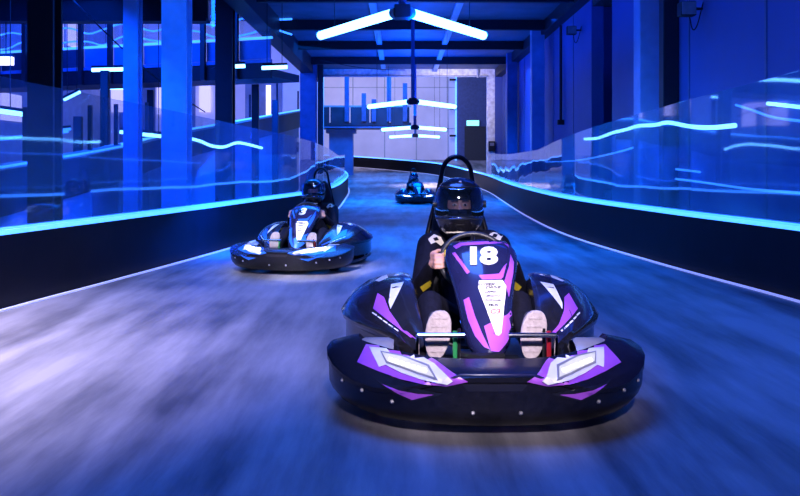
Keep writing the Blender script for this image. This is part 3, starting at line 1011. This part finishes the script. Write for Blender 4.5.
    if detail:
        for s_, cx, cy, ww, hh, mm, shr in (('HYPER', 486.5, 284.3, 17, 2.6, M_INK, .3), ('DRIVE', 493.5, 287.3, 16, 2.6, M_INK, .3), ('CAPREC.', 491.5, 291.8, 14, 2.4, M_INK, 0), ('LASER BATTLE', 492, 295.8, 16, 1.7, M_INK, 0),
                                           ('ESCAPE ROOMS', 493, 300, 16, 1.7, M_INK, 0), ('MOS', 493.5, 304.8, 10, 2.8, M_INK, 0), ('C/3', 495.5, 311.3, 10, 4.6, M_RED, .25)):
            project(FAIR_B, text_bm(s_, cx + dx, cy, ww, hh, shear=shr, fat=.02), 0.013, .004, 7).build('plate_lettering', mm, fr)
    MB().tube([(-.11, -.455, .235), (-.02, -.50, .225), (.09, -.47, .235)], [.02, .03, .02], 8).build('fairing_mount', M_STEEL, root, smooth=True)
    # steering wheel
    C0 = Vector((0, .075, .615))
    ux, uy = Vector((1, 0, 0)), Vector((0, .42, .907))
    sw = MB().tube([C0 + (ux * math.cos(a) * .175 + uy * math.sin(a) * .155) for a in [2 * math.pi * k / 32 for k in range(32)]], .0145, 10, closed=True).build('steering_wheel', M_SEAT, root, smooth=True)
    for a in (200, 340, 90):
        MB().tube([C0, C0 + (ux * math.cos(R(a)) * .165 + uy * math.sin(R(a)) * .148)], .012, 8).build('spoke', M_STEEL, sw)
    MB().tube([C0, (0, -.25, .33), (0, -.45, .14)], .014, 8).build('steering_column', M_STEEL, root)
    # floor tray and chassis
    MB().box((-.27, -.72, .045), (.27, .30, .058)).build('floor_tray', M_STEEL, root)
    for s in (-1, 1):
        MB().tube(smooth_path([(s * .25, -.80, .07), (s * .27, -.3, .07), (s * .33, .2, .08), (s * .30, .85, .10)]), .016, 8).build('chassis_rail', M_STEEL, root, smooth=True)
        MB().tube(smooth_path([(s * .30, -.42, .10), (s * .62, -.42, .10), (s * .70, -.1, .09), (s * .71, .5, .10), (s * .60, .78, .12)]), .016, 8).build('side_bar', M_STEEL, root, smooth=True)
        wheel(root, s * .50, -.42, .13, .13)
        wheel(root, s * .53, .62, .14, .20)
        # grey guard over the front tyre
        secs = []
        for k in range(9):
            a = R(15 + 150 * k / 8)
            cy, cz = -.42 - math.cos(a) * .155, .145 + math.sin(a) * .165
            cy2, cz2 = -.42 - math.cos(a) * .148, .145 + math.sin(a) * .157
            secs.append([(s * .425, cy, cz - .012), (s * .45, cy, cz), (s * .56, cy, cz), (s * .585, cy, cz - .012), (s * .56, cy2, cz2), (s * .45, cy2, cz2)])
        MB().loft(secs).build('wheel_guard', M_GREY, root, smooth=True, angle=50)
        # pedals and the coloured springs
        MB().box((s * .235 - .04, -.52, .07), (s * .235 + .04, -.505, .19)).build('pedal', M_STEEL, root, bevel=.004)
        gx = -.14 if s < 0 else .295
        MB().tube([(gx, -.515, .22), (gx, -.51, .36)], .011, 8).build('pedal_spring', M_GREENM if s < 0 else M_REDM, root, smooth=True)
        MB().tube([(gx - s * .02, -.50, .22), (gx - s * .02, -.50, .37)], .007, 8).build('pedal_stay', M_STEEL, root)
        # pedal crossbar
        xa, xb = (-.315, -.10) if s < 0 else (.10, .32)
        MB().tube([(xa, -.565, .352), (xb, -.565, .352)], .012, 10).build('pedal_bar', M_CHROME, root, smooth=True)
        MB().tube([(xa if s < 0 else xb, -.565, .352), (xa if s < 0 else xb, -.53, .12)], .008, 8).build('bar_leg', M_CHROME, root)
    MB().tube([(-.62, .62, .14), (.62, .62, .14)], .02, 10).build('rear_axle', M_CHROME, root)
    # seat shell
    secs = []
    for y, z, hw, d in ((.10, .14, .17, .05), (.25, .10, .19, .09), (.45, .09, .20, .14), (.62, .13, .205, .17), (.72, .28, .20, .13), (.80, .46, .185, .09), (.84, .60, .16, .05)):
        row = []
        for k in range(9):
            a = -1 + k / 4
            up = d * abs(a) ** 2.5
            row.append((a * hw * 1.12, y - up * (1.0 if z > .2 else .25), z + (up * .4 if z > .2 else up)))
        secs.append(row)
    MB().loft(secs, closed=False, caps=False).build('seat', M_SEAT, root, smooth=True, solid=.014)
    # roll hoop and headrest
    hoop = smooth_path([(-.21, .70, .30), (-.20, .80, .62), (-.135, .84, .90), (-.105, .85, 1.02), (-.085, .85, 1.12), (-.035, .85, 1.175), (.03, .85, 1.175), (.08, .85, 1.12), (.10, .85, 1.02), (.13, .84, .90), (.20, .80, .62), (.21, .70, .30)])
    MB().tube([(p.x - .035, p.y, p.z) for p in hoop], .0155, 10).build('roll_hoop', M_STEEL, root, smooth=True)
    for s in (-1, 1):
        MB().tube([(s * .19 - .035, .80, .66), (s * .26, .90, .15)], .013, 8).build('hoop_stay', M_STEEL, root)
    hs = []
    for z, hw in ((.62, .15), (.72, .165), (.86, .145), (.98, .10), (1.02, .06)):
        hs.append([(-hw - .035, .80, z), (hw - .035, .80, z), (hw - .035, .84, z), (-hw - .035, .84, z)])
    MB().loft(hs).build('headrest', M_SEAT, root, bevel=.012)
    # rear bodywork
    rs = []
    for x in (-.62, -.5, -.25, 0, .25, .5, .62):
        y = .98 - .10 * abs(x / .62) ** 3
        rs.append([(x, y - .10, .10), (x, y - .02, .09), (x, y, .14), (x, y, .24), (x, y - .03, .28), (x, y - .10, .27)])
    MB().loft(rs).build('rear_bumper', M_BODY, root, smooth=True, angle=50)
    MB().box((.24, .68, .12), (.36, .93, .38)).build('motor', M_GREY, root, bevel=.02)
    return root


# ------------------------------------------------------------------ drivers
def capsule(mb, a, b, r0, r1, n=12):
    a, b = Vector(a), Vector(b)
    d = b - a
    L_ = d.length
    t = d.normalized() if L_ > 1e-6 else Vector((0, 0, 1))
    path, rs = [], []
    for k in range(5):
        q = R(-85 + 85 * k / 4)
        path.append(a + t * (r0 * math.sin(q)))
        rs.append(max(r0 * math.cos(q), 1e-4))
    for k in range(5):
        q = R(85 * k / 4)
        path.append(b + t * (r1 * math.sin(q)))
        rs.append(max(r1 * math.cos(q), 1e-4))
    mb.tube(path, rs, n)


def ellipsoid(mb, c, r, n=16, m=10, rot=None):
    v, f = [], []
    for i in range(m + 1):
        th = math.pi * (i + .02) / (m + .04)
        for k in range(n):
            ph = 2 * math.pi * k / n
            p = Vector((r[0] * math.sin(th) * math.cos(ph), r[1] * math.sin(th) * math.sin(ph), r[2] * math.cos(th)))
            if rot:
                p = rot @ p
            v.append(Vector(c) + p)
    for i in range(m):
        for k in range(n):
            l = (k + 1) % n
            f.append((i * n + k, (i + 1) * n + k, (i + 1) * n + l, i * n + l))
    f.append(tuple(range(n)))
    f.append(tuple(m * n + k for k in range(n - 1, -1, -1)))
    mb.add(v, f)


HX, HYY, HZ = -.045, .53, .885          # helmet centre


def body_mesh():
    mb = MB()
    flesh = []
    # torso
    capsule(mb, (0, .58, .22), (0, .64, .38), .155, .15, 16)
    capsule(mb, (0, .64, .38), (-.015, .66, .56), .15, .155, 16)
    capsule(mb, (-.10, .64, .58), (.07, .64, .58), .125, .125, 16)
    capsule(mb, (-.165, .62, .668), (.150, .62, .668), .072, .072, 14)
    capsule(mb, (-.08, .58, .20), (.08, .58, .20), .13, .13, 14)
    capsule(mb, (-.02, .64, .66), (-.04, .57, .80), .062, .056, 14)
    # head
    ellipsoid(mb, (HX, HYY + .01, HZ), (.074, .092, .112))
    ellipsoid(mb, (HX, HYY - .04, HZ - .06), (.055, .055, .06))
    capsule(mb, (HX, HYY - .082, HZ + .018), (HX, HYY - .102, HZ - .02), .010, .016, 10)
    flesh.append(('c', Vector((HX, HYY, HZ)), .135))
    for s in (-1, 1):
        # leg: hip, knee, ankle, foot standing on the pedal
        hip, knee, ank = Vector((s * .10, .50, .21)), Vector((s * .235, .02, .40)), Vector((s * .232, -.37, .245))
        capsule(mb, hip, knee, .095, .066, 14)
        capsule(mb, knee, knee.lerp(ank, .35), .064, .058, 14)
        capsule(mb, knee.lerp(ank, .35), ank, .058, .042, 14)
        capsule(mb, ank, (s * .230, -.42, .265), .040, .040, 12)
        capsule(mb, (s * .230, -.425, .27), (s * .228, -.405, .40), .038, .034, 12)
        # arm: shoulder, elbow, wrist
        sh, el = Vector((s * .205 - .012, .60, .645)), Vector((s * .275, .36, .425))
        wr = Vector((s * .222, .125, .585))
        capsule(mb, sh, el, .076, .06, 14)
        capsule(mb, el, wr, .062, .036, 14)
        # palm wraps the rim from behind, outer side
        rim = Vector((s * .176, .078, .617))
        upv = Vector((s * .05, .40, .91)).normalized()
        capsule(mb, rim + Vector((s * .034, .022, 0)) - upv * .022, rim + Vector((s * .036, .018, 0)) + upv * .032, .021, .021, 12)
        capsule(mb, wr, rim + Vector((s * .036, .022, 0)) - upv * .018, .030, .024, 12)
        for k, (ln, rr) in enumerate(((.92, .0088), (1.0, .0098), (.97, .0098), (.88, .0095))):
            h = (-.036, -.0125, .0115, .0345)[k]
            base = rim + upv * h + Vector((s * .038, .004, 0))
            p1 = rim + upv * h + Vector((s * .030, -.027 * ln, 0))
            p2 = rim + upv * (h + .001) + Vector((-s * .004 * ln, -.031 * ln, 0))
            p3 = rim + upv * (h + .002) + Vector((-s * .025 * ln, -.012, 0))
            for a_, b2 in ((base, p1), (p1, p2), (p2, p3)):
                capsule(mb, a_, b2, rr + .0012, rr, 10)
        t0 = rim + upv * .040 + Vector((s * .030, .020, 0))
        t1 = rim + upv * .058 + Vector((s * .008, .010, 0))
        t2 = rim + upv * .052 + Vector((-s * .018, -.004, 0))
        capsule(mb, t0, t1, .0125, .0115, 10)
        capsule(mb, t1, t2, .0115, .0098, 10)
        flesh.append(('c', rim + Vector((s * .012, -.008, 0)) + upv * .006, .062))
    me = bpy.data.meshes.new('body')
    me.from_pydata(mb.v, [], mb.f)
    o = bpy.data.objects.new('body_tmp', me)
    COL.objects.link(o)
    bm = bmesh.new()
    bm.from_mesh(me)
    bmesh.ops.recalc_face_normals(bm, faces=bm.faces)
    bm.to_mesh(me)
    bm.free()
    md = o.modifiers.new('r', 'REMESH')
    md.mode = 'VOXEL'
    md.voxel_size = .0052
    md2 = o.modifiers.new('s', 'SMOOTH')
    md2.factor = .5
    md2.iterations = 3
    bpy.context.view_layer.update()
    dg = bpy.context.evaluated_depsgraph_get()
    out = bpy.data.meshes.new_from_object(o.evaluated_get(dg))
    bpy.data.objects.remove(o)
    out.name = 'person'
    out.materials.clear()
    out.materials.append(M_SUIT)
    out.materials.append(M_SKIN)
    out.materials.append(M_SHOE)
    for p in out.polygons:
        p.use_smooth = True
        c_ = p.center
        mi = 0
        for _, q, r_ in flesh:
            if (c_ - q).length < r_ and (q.z < .8 or (-.012 < c_.z - HZ < .036 and c_.y < HYY - .02)):
                mi = 1
        if c_.y < -.36 and mi == 0:
            mi = 2
        p.material_index = mi
    return out


BODY = body_mesh()
BODY_B = BVHTree.FromPolygons([v.co for v in BODY.vertices], [tuple(p.vertices) for p in BODY.polygons])


def helmet_parts():
    """shell with a face opening, visor over it"""
    n, m = 48, 32
    c_ = Vector((HX, HYY + .01, HZ - .008))
    def pt(u, v, k=1.0):
        # u: azimuth, 0 facing front ; v: elevation from -1 to 1
        el = v * math.pi / 2
        az = u
        x = math.sin(az) * math.cos(el)
        y = -math.cos(az) * math.cos(el)
        z = math.sin(el)
        rx, ry, rz = .146, .165, .178
        if z < 0:    # chin bar is longer to the front, the shell closes in at the neck
            rx *= 1 - .10 * z * z
            if y < 0:
                ry *= 1 + .05 * (-z)
        # squash exponent for a fuller shell
        f = (abs(x) ** 2.5 + abs(y) ** 2.5 + abs(z) ** 2.5) ** (-1 / 2.5)
        return c_ + Vector((x * rx, y * ry, z * rz)) * f * k
    shell, visor = MB(), MB()
    def inside(u, v):
        return abs(u) < 1.12 and -.17 < v < .40 + .02 * math.cos(u)
    V, idx = [], {}
    for j in range(m + 1):
        v = -.66 + (1.64) * j / m
        for i in range(n):
            u = -math.pi + 2 * math.pi * i / n
            V.append(pt(u, v))
    Fs = []
    for j in range(m):
        for i in range(n):
            u = -math.pi + 2 * math.pi * (i + .5) / n
            v = -.66 + 1.64 * (j + .5) / m
            if inside(u, v):
                continue
            l = (i + 1) % n
            Fs.append((j * n + i, j * n + l, (j + 1) * n + l, (j + 1) * n + i))
    Fs.append(tuple(m * n + k for k in range(n)))
    shell.add(V, Fs)
    a0, a1, v0, v1, nu, nv = -1.24, 1.24, -.20, .44, 24, 10
    visor.loft([[pt(a0 + (a1 - a0) * i / nu, v0 + (v1 - v0) * j / nv, 1.022) for i in range(nu + 1)] for j in range(nv + 1)], closed=False, caps=False)
    rim = MB().tube([pt(a0 + (a1 - a0) * i / nu, v0, 1.02) for i in range(nu + 1)], .004, 6)
    rim2 = MB().tube([pt(a0 + (a1 - a0) * i / nu, v1, 1.02) for i in range(nu + 1)], .0035, 6)
    chin = MB().tube([pt(-.8 + 1.6 * i / 16, -.50, 1.01) for i in range(17)], .005, 6)
    vent = MB().tube([pt(-.08 + .16 * i / 4, .60, 1.012) for i in range(5)], .005, 6)
    pivots = []
    for s in (-1, 1):
        q = pt(s * 1.30, .08, 1.02)
        pivots.append(MB().tube([q - Vector((s * .012, 0, 0)), q + Vector((s * .010, 0, 0))], .022, 14))
    return shell, visor, (rim, rim2), chin, vent, pivots


HELMET = helmet_parts()


def make_person(loc, rz, scale, label, accents=True):
    o = bpy.data.objects.new('person', BODY)
    COL.objects.link(o)
    o.location = loc
    o.rotation_euler = (0, 0, rz)
    o.scale = (scale,) * 3
    tag(o, label, 'person', 'kart drivers')
    shell, visor, rim, chin, vent, pivots = HELMET
    h = shell.build('helmet', M_BLACK, o, smooth=True, angle=60, solid=.012)
    visor.build('visor', M_VISOR, h, smooth=True, solid=.0025)
    for r_ in rim:
        r_.build('visor_rim', M_SEAT, h, smooth=True)
    chin.build('chin_trim', M_CREAM, h, smooth=True)
    vent.build('vent', M_WHITEP, h, smooth=True)
    for p in pivots:
        p.build('visor_pivot', M_SEAT, h, smooth=True)
    for s in (-1, 1):
        e = MB()
        ellipsoid(e, (HX + s * .030, HYY - .072, HZ + .012), (.0150, .012, .0085))
        eo = e.build('eye', M_EYE, o, smooth=True)
        e = MB()
        ellipsoid(e, (HX + s * .030, HYY - .0815, HZ + .012), (.0070, .004, .0065), 12, 6)
        e.build('iris', M_IRIS, eo, smooth=True)
        MB().tube([(HX + s * .012, HYY - .088, HZ + .034), (HX + s * .030, HYY - .088, HZ + .040), (HX + s * .052, HYY - .075, HZ + .034)], .0045, 6).build('eyebrow', M_HAIR, o, smooth=True)
        # shoe sole, upright on the pedal
        prof = []
        for k in range(28):
            a = 2 * math.pi * k / 28
            zz = math.sin(a)
            wd = .060 + .006 * zz
            prof.append((wd * math.copysign(abs(math.cos(a)) ** .75, math.cos(a)), .112 * zz))
        cxs, tilt = (-.217 if s < 0 else .232), s * -.10
        front, back = [], []
        for x_, z_ in prof:
            xr = x_ + (z_ * (-tilt if s < 0 else tilt) * -1.4 if s > 0 else z_ * .12)
            yy = -.468 + .10 * (z_ * 1.1)
            front.append((cxs + xr, yy, .332 + z_))
            back.append((cxs + xr, yy + .026, .332 + z_))
        so = MB().loft([front, back]).build('shoe_sole', M_SOLE, o, bevel=.006)
        for k in range(5):
            z_ = -.075 + k * .038
            MB().box((cxs - .036 + z_ * .12, -.472 + .11 * z_, .332 + z_ - .003), (cxs + .036 + z_ * .12, -.464 + .11 * z_, .332 + z_ + .003)).build('tread_bar', M_SOLE, so)
    if accents:
        for s in (0, 1):
            f = (lambda m: m.mirror()) if s else (lambda m: m)
            ep = [(428, 239), (434, 234), (441, 237), (444, 243), (441, 246), (436, 242), (431, 244)]
            bd = [(433, 238), (437, 237), (439, 240), (435, 241)]
            if s:
                ep, bd = [(931 - x, y - 3.5) for x, y in ep], [(931 - x, y - 3.5) for x, y in bd]
            decal(BODY_B, ep, .006, .008, 4).build('epaulette', M_CREAM, o)
            decal(BODY_B, bd, .009, .004, 4).build('epaulette_badge', M_SUIT, o)
            f(decal(BODY_B, [(420, 287), (430, 280.5), (433, 284.5), (423, 292)], .006, .008, 4)).build('yellow_patch', M_YELLOW, o)
        rp_ = Vector((-.135, .07, .545))
        e = MB()
        ellipsoid(e, rp_, (.028, .012, .028), 14, 8)
        e.build('red_badge', M_RED, o, smooth=True)
        e = MB()
        ellipsoid(e, (-.150, .045, .655), (.010, .008, .024), 12, 8)
        e.build('yellow_thumb_grip', M_YELLOW, o, smooth=True)
    return o


K = [((KX, KY, 0.0), 0.0, 1.0, M_PURPLE, '18', 'black and purple go-kart numbered 18 with white plate', True, M_LENS,
      'driver in black suit and dark helmet in the purple kart'),
     ((-1.08, 9.02, 0.0), R(-11), .92, M_BLUEP, '3', 'black and blue go-kart numbered 3 beside the curved barrier', True, M_LENSB,
      'driver in dark suit and helmet in the kart numbered 3'),
     ((.48, 23.6, floor_z(23.6)), R(3), .86, M_NAVY, None, 'small dark go-kart with bright headlights far down the track', False, M_LENSB,
      'driver in dark helmet in the far small kart')]
for loc, rz, sc, pan, num, lab, det, lens, plab in K:
    make_kart(loc, rz, sc, pan, num, lab, det, lens)
    make_person(loc, rz, sc, plab, det)
